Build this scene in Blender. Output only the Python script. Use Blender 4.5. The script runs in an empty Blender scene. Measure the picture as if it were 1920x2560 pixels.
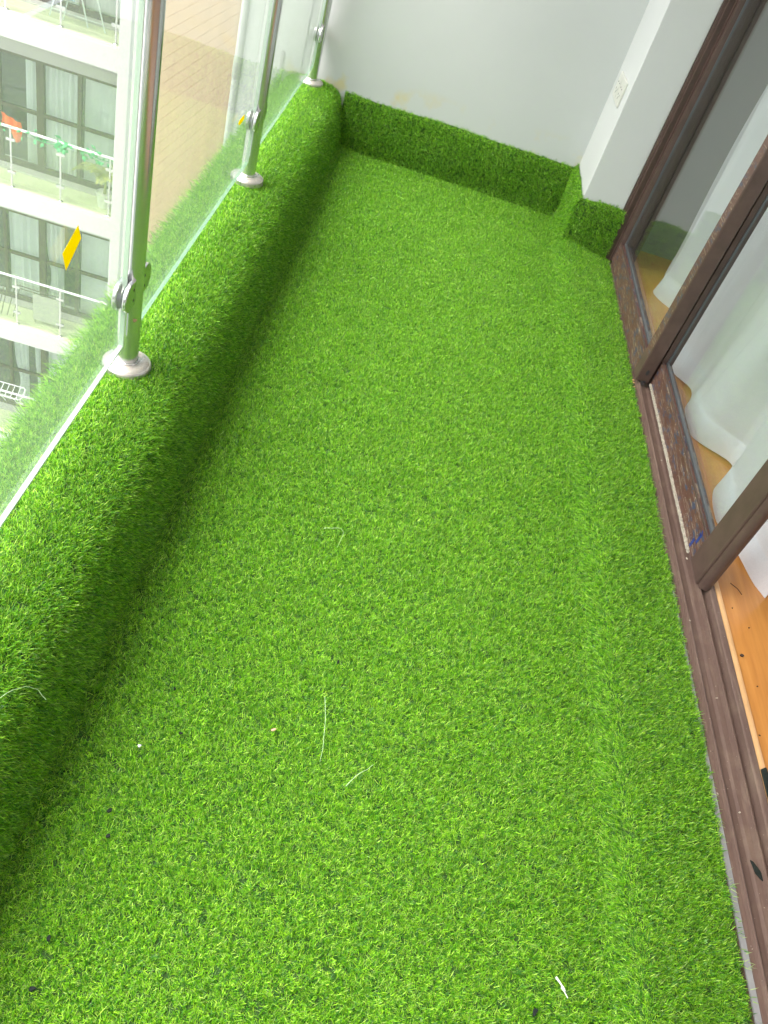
import bpy, bmesh, math, random
import numpy as np
from mathutils import Vector, Matrix, noise
rnd = random.Random(7)
SC = bpy.context.scene
COL = SC.collection

# ------------------------------------------------------------------ camera
F_PX, PITCH, YAW, ROLL = 2073.2, 0.7267, -0.1240, 0.3576
cam_d = bpy.data.cameras.new('camera')
cam = bpy.data.objects.new('camera', cam_d); COL.objects.link(cam)
cy, sy, cp, sp = math.cos(YAW), math.sin(YAW), math.cos(PITCH), math.sin(PITCH)
fw = Vector((-sy*cp, cy*cp, -sp)); rt0 = Vector((cy, sy, 0)); up0 = rt0.cross(fw)
rt = math.cos(ROLL)*rt0 + math.sin(ROLL)*up0
up = -math.sin(ROLL)*rt0 + math.cos(ROLL)*up0
m = Matrix((rt, up, -fw)).transposed().to_4x4(); m.translation = Vector((0, 0, 1.5))
cam.matrix_world = m
cam_d.sensor_fit = 'HORIZONTAL'; cam_d.sensor_width = 27.0
cam_d.lens = F_PX/1920*27.0
cam_d.clip_start = 0.02; cam_d.clip_end = 500
SC.camera = cam

# ------------------------------------------------------------------ sky, sun, exposure
SUN_EL, SUN_ROT = math.radians(64), math.radians(248)
W = bpy.data.worlds.new('World'); SC.world = W; W.use_nodes = True
nt = W.node_tree
sky = nt.nodes.new('ShaderNodeTexSky'); sky.sky_type = 'NISHITA'; sky.sun_disc = False
sky.sun_elevation = SUN_EL; sky.sun_rotation = SUN_ROT
sky.air_density = 1.0; sky.dust_density = 6.0; sky.ozone_density = 1.0
hs = nt.nodes.new('ShaderNodeHueSaturation'); hs.inputs['Saturation'].default_value = 0.45
nt.links.new(sky.outputs[0], hs.inputs['Color'])
nt.links.new(hs.outputs[0], nt.nodes['Background'].inputs[0])
nt.nodes['Background'].inputs[1].default_value = 0.15
sun_d = bpy.data.lights.new('sun', 'SUN'); sun_d.energy = 0.6; sun_d.angle = math.radians(60)
sun_d.color = (1.0, 0.97, 0.92)
sun = bpy.data.objects.new('sun', sun_d); COL.objects.link(sun)
sdir = Vector((math.sin(SUN_ROT)*math.cos(SUN_EL), math.cos(SUN_ROT)*math.cos(SUN_EL), math.sin(SUN_EL)))
sun.rotation_euler = sdir.to_track_quat('Z', 'Y').to_euler(); sun.location = (-6, -2, 12)
vs = SC.view_settings
vs.view_transform = 'Standard'; vs.look = 'None'; vs.gamma = 1.0; vs.use_curve_mapping = False
vs.exposure = 2.0
SC.cycles.max_bounces = 14; SC.cycles.transparent_max_bounces = 24
SC.cycles.diffuse_bounces = 6; SC.cycles.glossy_bounces = 6; SC.cycles.transmission_bounces = 8
SC.cycles.use_denoising = True
SC.cycles.denoising_prefilter = 'ACCURATE'

# ------------------------------------------------------------------ materials
def new_mat(name):
    M = bpy.data.materials.new(name); M.use_nodes = True
    return M, M.node_tree, M.node_tree.nodes['Principled BSDF']
def nd(t, kind, **kw):
    n = t.nodes.new(kind)
    for k, v in kw.items(): setattr(n, k, v)
    return n
def coords(t, scale=(1, 1, 1), kind='Object'):
    tc = nd(t, 'ShaderNodeTexCoord'); mp = nd(t, 'ShaderNodeMapping')
    mp.inputs['Scale'].default_value = scale
    t.links.new(tc.outputs[kind], mp.inputs[0]); return mp.outputs[0]
def ramp(t, fac, stops):
    r = nd(t, 'ShaderNodeValToRGB'); e = r.color_ramp.elements
    while len(e) < len(stops): e.new(0.5)
    for i, (p, c) in enumerate(stops):
        e[i].position = p; e[i].color = tuple(c) + (1,) if len(c) == 3 else c
    t.links.new(fac, r.inputs[0]); return r.outputs[0]
def noise_tex(t, vec, scale, detail=4, rough=0.6):
    n = nd(t, 'ShaderNodeTexNoise'); n.inputs['Scale'].default_value = scale
    n.inputs['Detail'].default_value = detail; n.inputs['Roughness'].default_value = rough
    t.links.new(vec, n.inputs['Vector']); return n.outputs['Fac']
def bump(t, b, h, strength=0.3, dist=0.002):
    n = nd(t, 'ShaderNodeBump'); n.inputs['Strength'].default_value = strength
    n.inputs['Distance'].default_value = dist
    t.links.new(h, n.inputs['Height']); t.links.new(n.outputs[0], b.inputs['Normal'])
def mixc(t, fac, a, b, mode='MIX'):
    n = nd(t, 'ShaderNodeMix', data_type='RGBA', blend_type=mode)
    for s, v in ((n.inputs[0], fac), (n.inputs[6], a), (n.inputs[7], b)):
        if hasattr(v, 'links') or hasattr(v, 'is_linked'): t.links.new(v, s)
        elif isinstance(v, (int, float)): s.default_value = v
        else: s.default_value = tuple(v) + (1,)
    return n.outputs[2]
def simple(name, col, rough=0.6, metal=0.0, var=0.12, scale=8, spec=0.5, bmp=0.0, bscale=60):
    M, t, b = new_mat(name); v = coords(t)
    n = noise_tex(t, v, scale)
    lo = tuple(c*(1-var) for c in col); hi = tuple(min(1, c*(1+var)) for c in col)
    t.links.new(ramp(t, n, [(0.3, lo), (0.7, hi)]), b.inputs['Base Color'])
    b.inputs['Roughness'].default_value = rough; b.inputs['Metallic'].default_value = metal
    b.inputs['Specular IOR Level'].default_value = spec
    if bmp: bump(t, b, noise_tex(t, v, bscale), bmp)
    return M

def paint_mat(name, col, stain=0.0, stain_col=(0.55, 0.47, 0.25), sc=3.0, thr=0.62):
    M, t, b = new_mat(name); v = coords(t)
    n = noise_tex(t, v, 2.0, 6, 0.65)
    base = ramp(t, n, [(0.3, tuple(c*0.95 for c in col)), (0.7, col)])
    if stain:
        s = noise_tex(t, v, sc, 5, 0.7)
        f = ramp(t, s, [(thr, (0, 0, 0)), (thr+0.12, (stain,)*3)])
        base = mixc(t, f, base, stain_col)
    t.links.new(base, b.inputs['Base Color'])
    b.inputs['Roughness'].default_value = 0.75; b.inputs['Specular IOR Level'].default_value = 0.3
    bump(t, b, noise_tex(t, v, 140, 3), 0.10, 0.002)
    return M

M_wall = None
def end_wall_mat():
    # grey-white wall paint; yellow glue smears along the top of the turf strip
    M, t, b = new_mat('end_wall_paint'); v = coords(t)
    n = noise_tex(t, v, 1.6, 6, 0.6)
    base = ramp(t, n, [(0.3, (0.53, 0.55, 0.54)), (0.7, (0.56, 0.58, 0.57))])
    tc = nd(t, 'ShaderNodeTexCoord'); sep = nd(t, 'ShaderNodeSeparateXYZ')
    t.links.new(tc.outputs['Object'], sep.inputs[0])
    h = ramp(t, sep.outputs[2], [(0.29, (1,)*3), (0.37, (0,)*3)])
    s = ramp(t, noise_tex(t, v, 7.0, 3, 0.55), [(0.54, (0,)*3), (0.66, (0.55,)*3)])
    f = mixc(t, 1.0, h, s, 'MULTIPLY')
    base = mixc(t, f, base, (0.62, 0.50, 0.16))
    t.links.new(base, b.inputs['Base Color'])
    b.inputs['Roughness'].default_value = 0.7; b.inputs['Specular IOR Level'].default_value = 0.3
    bump(t, b, noise_tex(t, v, 120, 3), 0.12, 0.002)
    return M
M_wall = end_wall_mat()
M_white = paint_mat('white_wall_paint', (0.60, 0.615, 0.60))
M_ext = paint_mat('exterior_white_paint', (0.70, 0.715, 0.70), 0.5, (0.60, 0.53, 0.34), 4.0, 0.64)
M_fac = paint_mat('facade_white_paint', (0.62, 0.62, 0.59), 0.35, (0.55, 0.52, 0.40), 0.8, 0.6)
M_facgrey = paint_mat('facade_grey_paint', (0.50, 0.50, 0.48))
M_ceil = paint_mat('ceiling_paint', (0.82, 0.82, 0.80))
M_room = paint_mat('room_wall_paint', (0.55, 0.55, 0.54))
M_conc = simple('concrete', (0.36, 0.36, 0.34), 0.85, var=0.2, bmp=0.3)
M_steelgrey = simple('grey_backing', (0.30, 0.30, 0.30), 0.8, var=0.15)

def steel_mat():
    M, t, b = new_mat('stainless_steel'); v = coords(t, (60, 60, 3))
    b.inputs['Base Color'].default_value = (0.66, 0.66, 0.66, 1); b.inputs['Metallic'].default_value = 0.9
    n = noise_tex(t, v, 8, 3)
    t.links.new(ramp(t, n, [(0.3, (0.19,)*3), (0.8, (0.22,)*3)]), b.inputs['Roughness'])
    return M
M_steel = steel_mat()
def flange_mat():
    M, t, b = new_mat('worn_steel_cover'); v = coords(t)
    s = noise_tex(t, v, 45, 5, 0.7)
    t.links.new(ramp(t, s, [(0.40, (0.60, 0.59, 0.58)), (0.60, (0.50, 0.46, 0.40)), (0.74, (0.22, 0.16, 0.10))]), b.inputs['Base Color'])
    t.links.new(ramp(t, s, [(0.45, (0.9,)*3), (0.66, (0.25,)*3)]), b.inputs['Metallic'])
    t.links.new(ramp(t, s, [(0.4, (0.26,)*3), (0.7, (0.6,)*3)]), b.inputs['Roughness'])
    return M
M_flange = flange_mat()
M_rubber = simple('black_rubber', (0.02, 0.02, 0.022), 0.6)
M_drubber = simple('charcoal_rubber', (0.02, 0.026, 0.022), 0.95, var=0.3, scale=60, spec=0.15)

def glass_mat(name, tint, dust=0.10, dustcol=(0.75, 0.85, 0.75), ior_=1.5):
    M = bpy.data.materials.new(name); M.use_nodes = True; t = M.node_tree
    t.nodes.clear(); out = nd(t, 'ShaderNodeOutputMaterial')
    tr = nd(t, 'ShaderNodeBsdfTransparent'); tr.inputs[0].default_value = tint + (1,)
    gl = nd(t, 'ShaderNodeBsdfGlossy'); gl.inputs['Roughness'].default_value = 0.01
    fr = nd(t, 'ShaderNodeFresnel'); fr.inputs['IOR'].default_value = 1.5
    # camera rays that leave the far face see the same curve as those that enter
    geo = nd(t, 'ShaderNodeNewGeometry')
    ior = nd(t, 'ShaderNodeMapRange'); t.links.new(geo.outputs['Backfacing'], ior.inputs[0])
    ior.inputs[3].default_value = ior_; ior.inputs[4].default_value = 1/ior_
    t.links.new(ior.outputs[0], fr.inputs['IOR'])
    mx = nd(t, 'ShaderNodeMixShader'); t.links.new(fr.outputs[0], mx.inputs[0])
    t.links.new(tr.outputs[0], mx.inputs[1]); t.links.new(gl.outputs[0], mx.inputs[2])
    df = nd(t, 'ShaderNodeBsdfDiffuse'); df.inputs[0].default_value = dustcol + (1,)
    tl = nd(t, 'ShaderNodeBsdfTranslucent'); tl.inputs[0].default_value = dustcol + (1,)
    d2 = nd(t, 'ShaderNodeMixShader'); t.links.new(df.outputs[0], d2.inputs[1]); t.links.new(tl.outputs[0], d2.inputs[2])
    tc = nd(t, 'ShaderNodeTexCoord')
    n = noise_tex(t, tc.outputs['Object'], 5, 5, 0.65)
    f = ramp(t, n, [(0.3, (dust*0.75,)*3), (0.75, (dust*1.25,)*3)])
    m2 = nd(t, 'ShaderNodeMixShader'); t.links.new(f, m2.inputs[0])
    t.links.new(mx.outputs[0], m2.inputs[1]); t.links.new(d2.outputs[0], m2.inputs[2])
    t.links.new(m2.outputs[0], out.inputs[0]); return M
M_pane = glass_mat('railing_glass', (0.95, 0.98, 0.95), 0.065)
M_door_glass = glass_mat('door_glass', (0.95, 0.975, 0.97), 0.012, ior_=1.7)
M_win_glass = glass_mat('window_glass', (0.92, 0.95, 0.94), 0.012)
M_bal_glass = glass_mat('balcony_glass', (0.95, 0.97, 0.92), 0.02)
M_edge = simple('polished_glass_edge', (0.62, 0.72, 0.65), 0.25, var=0.05)

M_edge_dim = simple('dimmed_glass_edge', (0.26, 0.42, 0.31), 0.25, var=0.05)  # same glass edge, colour dimmed so the bright line fades on farther panes
def brown_mat(name, scratch, base=(0.095, 0.060, 0.048)):
    M, t, b = new_mat(name)
    v = coords(t); vl = coords(t, (1.0, 1.0, 1.0))
    n = noise_tex(t, v, 14, 5, 0.65)
    c = ramp(t, n, [(0.3, tuple(x*0.8 for x in base)), (0.7, tuple(x*1.2 for x in base))])
    if scratch:
        mp = nd(t, 'ShaderNodeMapping'); tc = nd(t, 'ShaderNodeTexCoord')
        mp.inputs['Rotation'].default_value = (0.7, 0, 0); mp.inputs['Scale'].default_value = (30, 16, 210)
        t.links.new(tc.outputs['Object'], mp.inputs[0])
        s = noise_tex(t, mp.outputs[0], 1.0, 3, 0.6)
        c = mixc(t, ramp(t, s, [(0.55, (0,)*3), (0.66, (0.8*scratch,)*3)]), c, (0.33, 0.27, 0.20))
        w = noise_tex(t, coords(t, (18, 14, 40)), 1.6, 4, 0.7)
        c = mixc(t, ramp(t, w, [(0.54, (0,)*3), (0.62, (0.8*scratch,)*3)]), c, (0.045, 0.075, 0.13))
        d = noise_tex(t, v, 160, 2)
        c = mixc(t, ramp(t, d, [(0.67, (0,)*3), (0.71, (0.9*scratch,)*3)]), c, (0.55, 0.48, 0.36))
    t.links.new(c, b.inputs['Base Color'])
    b.inputs['Roughness'].default_value = 0.42; b.inputs['Specular IOR Level'].default_value = 0.4
    return M
M_brown = brown_mat('brown_aluminium', 0.0)
M_scratch = brown_mat('scratched_brown_aluminium', 1.0, (0.12, 0.058, 0.042))
def track_mat():
    M, t, b = new_mat('dusty_track'); v = coords(t, (3.5, 0.25, 2)); v2 = coords(t)
    c = ramp(t, noise_tex(t, v, 30, 5, 0.6), [(0.30, (0.125, 0.078, 0.062)), (0.60, (0.155, 0.100, 0.079)), (0.80, (0.25, 0.18, 0.13))])
    c = mixc(t, ramp(t, noise_tex(t, v2, 9, 5, 0.7), [(0.5, (0,)*3), (0.75, (0.5,)*3)]), c, (0.27, 0.20, 0.14))
    c = mixc(t, ramp(t, noise_tex(t, v2, 190, 2), [(0.735, (0,)*3), (0.76, (0.9,)*3)]), c, (0.65, 0.58, 0.46))
    c = mixc(t, ramp(t, noise_tex(t, v2, 120, 2), [(0.24, (0.9,)*3), (0.27, (0,)*3)]), c, (0.04, 0.03, 0.025))
    t.links.new(c, b.inputs['Base Color']); b.inputs['Roughness'].default_value = 0.5
    return M
M_track = track_mat()
M_gasket = simple('grey_gasket', (0.085, 0.092, 0.095), 0.35)
M_pile = simple('dusty_pile_strip', (0.50, 0.45, 0.36), 0.95, var=0.3, scale=120, bmp=0.8, bscale=300)
def wood_mat():
    M, t, b = new_mat('orange_wood'); v = coords(t, (22, 1.6, 8))
    n = noise_tex(t, v, 2.5, 6, 0.6)
    c = ramp(t, n, [(0.25, (0.50, 0.20, 0.045)), (0.55, (0.60, 0.26, 0.06)), (0.8, (0.68, 0.32, 0.085))])
    t.links.new(c, b.inputs['Base Color']); b.inputs['Roughness'].default_value = 0.28
    b.inputs['Coat Weight'].default_value = 0.3; b.inputs['Coat Roughness'].default_value = 0.2
    return M
M_wood = wood_mat()
M_nosing = simple('pale_wood_edge', (0.74, 0.44, 0.20), 0.35, var=0.1, scale=20)

def cloth_mat(name, col, trans=0.45, see=0.06):
    M = bpy.data.materials.new(name); M.use_nodes = True; t = M.node_tree; t.nodes.clear()
    out = nd(t, 'ShaderNodeOutputMaterial')
    n = noise_tex(t, coords(t, (1, 1, 1)), 220, 2)
    c = ramp(t, n, [(0.3, tuple(x*0.94 for x in col)), (0.7, col)])
    d = nd(t, 'ShaderNodeBsdfDiffuse'); tl = nd(t, 'ShaderNodeBsdfTranslucent'); tr = nd(t, 'ShaderNodeBsdfTransparent')
    t.links.new(c, d.inputs[0]); t.links.new(c, tl.inputs[0])
    a = nd(t, 'ShaderNodeMixShader'); a.inputs[0].default_value = trans
    t.links.new(d.outputs[0], a.inputs[1]); t.links.new(tl.outputs[0], a.inputs[2])
    e = nd(t, 'ShaderNodeMixShader'); e.inputs[0].default_value = see
    t.links.new(a.outputs[0], e.inputs[1]); t.links.new(tr.outputs[0], e.inputs[2])
    t.links.new(e.outputs[0], out.inputs[0]); return M
M_curtain = cloth_mat('sheer_white_cloth', (0.97, 0.98, 0.985), 0.45, 0.01)
M_hem = cloth_mat('curtain_hem_cloth', (0.93, 0.95, 0.97), 0.3, 0.0)
M_fcurtain = cloth_mat('far_curtain_cloth', (0.93, 0.94, 0.94), 0.25, 0.0)

def grass_mat():
    M = bpy.data.materials.new('turf_blade'); M.use_nodes = True; t = M.node_tree
    b = t.nodes['Principled BSDF']; out = t.nodes['Material Output']
    at = nd(t, 'ShaderNodeAttribute', attribute_name='blade')
    oi = nd(t, 'ShaderNodeObjectInfo')
    c = at.outputs['Color']
    v = ramp(t, oi.outputs['Random'], [(0.0, (0.72, 0.78, 0.7)), (0.5, (1.0, 1.0, 1.0)), (1.0, (1.22, 1.14, 1.1))])
    c = mixc(t, 1.0, c, v, 'MULTIPLY')
    t.links.new(c, b.inputs['Base Color'])
    b.inputs['Roughness'].default_value = 0.36; b.inputs['Specular IOR Level'].default_value = 0.55
    tl = nd(t, 'ShaderNodeBsdfTranslucent'); t.links.new(c, tl.inputs[0])
    mx = nd(t, 'ShaderNodeMixShader'); mx.inputs[0].default_value = 0.32
    t.links.new(b.outputs[0], mx.inputs[1]); t.links.new(tl.outputs[0], mx.inputs[2])
    t.links.new(mx.outputs[0], out.inputs[0]); return M
M_blade = grass_mat()
M_back = simple('turf_backing', (0.03, 0.08, 0.012), 0.9, var=0.3, scale=40)
M_strand = simple('pale_green_strand', (0.52, 0.72, 0.38), 0.5)
M_yellow = cloth_mat('yellow_vinyl', (0.88, 0.74, 0.003), 0.6, 0.0)
M_blue = simple('blue_pen_ink', (0.02, 0.045, 0.20), 0.5, var=0.3, scale=90)
M_plate = simple('white_plastic', (0.62, 0.62, 0.56), 0.35, var=0.03)
M_slot = simple('dark_slot', (0.04, 0.04, 0.04), 0.7)
M_beige = simple('beige_tile', (0.95, 0.63, 0.37), 0.65, var=0.06, scale=1.2)
M_joint = simple('tile_joint', (0.58, 0.42, 0.27), 0.9)
M_ftile = simple('balcony_floor_tile', (0.62, 0.66, 0.46), 0.45, var=0.08, scale=3)
M_frame = simple('dark_window_frame', (0.085, 0.070, 0.055), 0.45)
M_dark = simple('unlit_room_tone', (0.06, 0.07, 0.06), 0.9)  # shade of the unlit rooms put into their back wall colour
M_leaf = simple('plastic_leaf', (0.08, 0.40, 0.16), 0.5, var=0.35, scale=12)
M_palm = simple('dry_palm', (0.35, 0.38, 0.12), 0.6, var=0.25, scale=8)
M_orange = simple('orange_cloth', (0.80, 0.14, 0.04), 0.8)
M_pale = simple('pale_metal', (0.72, 0.74, 0.72), 0.4, var=0.05)
M_blueclo = simple('blue_cloth', (0.25, 0.40, 0.58), 0.8)
M_cyan = simple('pale_blue_tube', (0.66, 0.74, 0.76), 0.4, var=0.04)
M_ground = simple('ground_paving', (0.40, 0.39, 0.37), 0.9, var=0.2, scale=0.4)
M_scrap = simple('white_scrap', (0.82, 0.83, 0.80), 0.5)
M_pink = simple('pink_chip', (0.70, 0.40, 0.28), 0.6)
M_specks = simple('dark_dust', (0.05, 0.03, 0.02), 0.9)

# ------------------------------------------------------------------ mesh helpers
class MB:
    def __init__(s): s.v = []; s.f = []; s.mi = []
    def add(s, vs_, fs, mi=0):
        o = len(s.v); s.v += [tuple(p) for p in vs_]; s.f += [tuple(i+o for i in f) for f in fs]; s.mi += [mi]*len(fs)
    def box(s, x0, x1, y0, y1, z0, z1, mi=0):
        s.add([(x0,y0,z0),(x1,y0,z0),(x1,y1,z0),(x0,y1,z0),(x0,y0,z1),(x1,y0,z1),(x1,y1,z1),(x0,y1,z1)],
              [(0,3,2,1),(4,5,6,7),(0,1,5,4),(1,2,6,5),(2,3,7,6),(3,0,4,7)], mi); return s
    def prism(s, poly, axis, a, b, mi=0):
        # poly: 2D points; axis 'y': (x,z) extruded in y; 'x': (y,z) in x; 'z': (x,y) in z
        def P(p, t): return {'y': (p[0], t, p[1]), 'x': (t, p[0], p[1]), 'z': (p[0], p[1], t)}[axis]
        n = len(poly); V = [P(p, a) for p in poly]+[P(p, b) for p in poly]
        s.add(V, [tuple(range(n))[::-1], tuple(range(n, 2*n))]+[(i, (i+1) % n, n+(i+1) % n, n+i) for i in range(n)], mi); return s
    def tube(s, pts, r, n=8, mi=0, cap=True):
        pts = [Vector(p) for p in pts]; rings = []
        ref = None
        for i, p in enumerate(pts):
            d = (pts[min(i+1, len(pts)-1)]-pts[max(i-1, 0)]).normalized()
            if ref is None: ref = d.orthogonal().normalized()
            ref = (ref-d*ref.dot(d)).normalized(); q = d.cross(ref)
            rr = r[i] if isinstance(r, (list, tuple)) else r
            rings.append([p+ref*rr*math.cos(2*math.pi*k/n)+q*rr*math.sin(2*math.pi*k/n) for k in range(n)])
        V = [p for R_ in rings for p in R_]; Fs = []
        for i in range(len(pts)-1):
            for k in range(n): Fs.append((i*n+k, i*n+(k+1) % n, (i+1)*n+(k+1) % n, (i+1)*n+k))
        if cap: Fs += [tuple(range(n))[::-1], tuple(range((len(pts)-1)*n, len(pts)*n))]
        s.add(V, Fs, mi); return s
    def lathe(s, prof, c=(0, 0, 0), n=40, mi=0):
        V = []; Fs = []; m_ = len(prof)
        for k in range(n):
            a = 2*math.pi*k/n
            V += [(c[0]+r*math.cos(a), c[1]+r*math.sin(a), c[2]+z) for r, z in prof]
        for k in range(n):
            for j in range(m_-1):
                a0 = k*m_+j; b0 = ((k+1) % n)*m_+j
                Fs.append((a0, b0, b0+1, a0+1))
        s.add(V, Fs, mi); return s
    def grid(s, fn, nu, nv, mi=0):
        V = [fn(i/nu, j/nv) for i in range(nu+1) for j in range(nv+1)]
        s.add(V, [(i*(nv+1)+j, (i+1)*(nv+1)+j, (i+1)*(nv+1)+j+1, i*(nv+1)+j+1) for i in range(nu) for j in range(nv)], mi); return s
    def build(s, name, mats, parent=None, smooth=False, bevel=0.0, loc=None):
        me = bpy.data.meshes.new(name); me.from_pydata(s.v, [], s.f)
        for mm in (mats if isinstance(mats, (list, tuple)) else [mats]): me.materials.append(mm)
        me.polygons.foreach_set('material_index', s.mi)
        bm = bmesh.new(); bm.from_mesh(me); bmesh.ops.recalc_face_normals(bm, faces=bm.faces); bm.to_mesh(me); bm.free()
        if smooth:
            me.polygons.foreach_set('use_smooth', [True]*len(me.polygons))
        me.update()
        o = bpy.data.objects.new(name, me); COL.objects.link(o)
        if parent: o.parent = parent
        if bevel:
            bv = o.modifiers.new('bevel', 'BEVEL'); bv.width = bevel; bv.segments = 2; bv.limit_method = 'ANGLE'
            bv.harden_normals = False
        if smooth: 
            try:
                me.set_sharp_from_angle(angle=math.radians(38))
            except Exception: pass
        return o
def tag(o, label=None, cat=None, group=None, kind=None):
    if label: o['label'] = label
    if cat: o['category'] = cat
    if group: o['group'] = group
    if kind: o['kind'] = kind
    return o
def thing(name, label, cat, group=None, loc=(0, 0, 0), rz=0):
    o = bpy.data.objects.new(name, None); COL.objects.link(o); o.location = loc; o.rotation_euler = (0, 0, rz)
    o.empty_display_size = 0.1
    return tag(o, label, cat, group)
def struct(name, mb, mat, **k):
    return tag(mb.build(name, mat, **k), kind='structure')
def copy_tree(o, parent=None):
    c = o.copy(); COL.objects.link(c)
    if parent: c.parent = parent
    for ch in list(o.children): copy_tree(ch, c)
    return c
def fbm(x, y, z=0.0): return noise.noise(Vector((x, y, z)))

# ------------------------------------------------------------------ the setting: our balcony
YW, XP, ZL = 4.18, -0.504, 0.255          # end wall, railing line, ledge top under the turf
YB = -2.6                                 # balcony's other end, behind the camera
struct('balcony_slab', MB().box(-0.63, 1.20, YB-0.2, YW+0.2, -0.28, -0.022), M_conc)
struct('parapet_ledge', MB().box(-0.63, -0.45, YB, YW, -0.0219, ZL-0.03), M_conc)
struct('end_wall', MB().box(-0.572, 0.82, YW, YW+0.2, -0.02, 2.75), M_wall)
struct('exterior_wall', MB().box(-0.845, -0.5722, YW-0.006, YW+0.25, -14, 6), M_ext)
struct('pillar', MB().box(0.82, 1.012, 3.80, YW+0.2, -0.02, 2.75), M_white, bevel=0.004)
struct('ceiling', MB().box(-0.72, 1.02, YB, YW, 2.75, 2.95), M_ceil)
struct('door_lintel', MB().box(1.012, 1.172, YB, 3.87, 2.33, 2.75), M_white)
struct('near_end_wall', MB().box(-0.63, 1.2, YB-0.2, YB, -0.02, 1.0), M_white)  # unseen; cut low so skylight comes in from behind the camera
# room behind the sliding doors
struct('room_floor', MB().box(1.196, 5.2, YB, 4.02, -0.2, 0.020), M_wood)
rw = MB(); rw.box(5.2, 5.35, YB, 4.02, -0.2, 0.85); struct('room_end_wall', MB().box(1.172, 5.35, 4.02, 4.17, -0.2, 2.75), paint_mat('room_end_darkened', (0.20, 0.20, 0.19)))  # end wall darkened in colour so the door glass reflection stands out
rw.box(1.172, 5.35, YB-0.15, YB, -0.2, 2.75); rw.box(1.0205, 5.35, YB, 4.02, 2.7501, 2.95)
struct('room_wall', rw, M_room)  # far side stops low: an unseen opening added to light the curtain
struct('ground', MB().box(-200, 200, -200, 200, -14.6, -14.0), M_ground)

# ------------------------------------------------------------------ turf
def blade_verts(mb, cols, x, y, L, w, az, lean, curl, col, segs=3, twist=0.0):
    d = Vector((math.cos(az), math.sin(az), 0)); side = Vector((-math.sin(az+twist), math.cos(az+twist), 0))
    p = Vector((x, y, 0)); a = lean; V = []; step = L/segs
    for i in range(segs+1):
        t = i/segs; ww = w*0.5*(1-0.75*t*t)
        if i < segs: V += [p-side*ww, p+side*ww]
        else: V += [p.copy()]
        p = p + (Vector((0, 0, 1))*math.cos(a)+d*math.sin(a))*step
        a += curl/segs
    o = len(mb.v); n0 = len(V)
    Fs = [(2*i, 2*i+1, 2*i+3, 2*i+2) for i in range(segs-1)]+[(2*segs-2, 2*segs-1, 2*segs)]
    mb.add(V, Fs); cols += [col]*n0
TUFTS = bpy.data.collections.new('tuft_shapes')
def lerp(a, b, t): return tuple(x+(y-x)*t for x, y in zip(a, b))
PAL = [((0.186, 0.50, 0.014), 0.37), ((0.046, 0.22, 0.012), 0.30), ((0.375, 0.72, 0.032), 0.23), ((0.52, 0.80, 0.12), 0.07), ((0.22, 0.36, 0.07), 0.03)]
def pick_col(r):
    u = r.random(); acc = 0
    for c, w in PAL:
        acc += w
        if u < acc:
            k = 0.82+0.36*r.random(); return tuple(x*k for x in c)
    return PAL[0][0]
for k in range(9):
    r = random.Random(100+k); mb = MB(); cols = []
    for i in range(15):
        a = r.random()*6.283; q = 0.0085*math.sqrt(r.random())
        blade_verts(mb, cols, q*math.cos(a), q*math.sin(a), r.uniform(0.009, 0.0155), r.uniform(0.0010, 0.0016),
                    r.random()*6.283, r.uniform(0.10, 0.85), r.uniform(0.0, 1.4), pick_col(r), 3, r.uniform(-0.6, 0.6))
    for i in range(10):      # the curled thatch between the blades
        a = r.random()*6.283; q = 0.010*math.sqrt(r.random())
        blade_verts(mb, cols, q*math.cos(a), q*math.sin(a), r.uniform(0.008, 0.013), r.uniform(0.0007, 0.0011),
                    r.random()*6.283, r.uniform(0.4, 1.2), r.uniform(0.8, 2.4), lerp(pick_col(r), (0.11, 0.26, 0.03), 0.5), 4, r.uniform(-1, 1))
    me = bpy.data.meshes.new('tuft'); me.from_pydata(mb.v, [], mb.f); me.materials.append(M_blade)
    ca = me.color_attributes.new('blade', 'FLOAT_COLOR', 'POINT')
    ca.data.foreach_set('color', [x for c in cols for x in (c[0], c[1], c[2], 1.0)])
    TUFTS.objects.link(bpy.data.objects.new('tuft', me))

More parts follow.
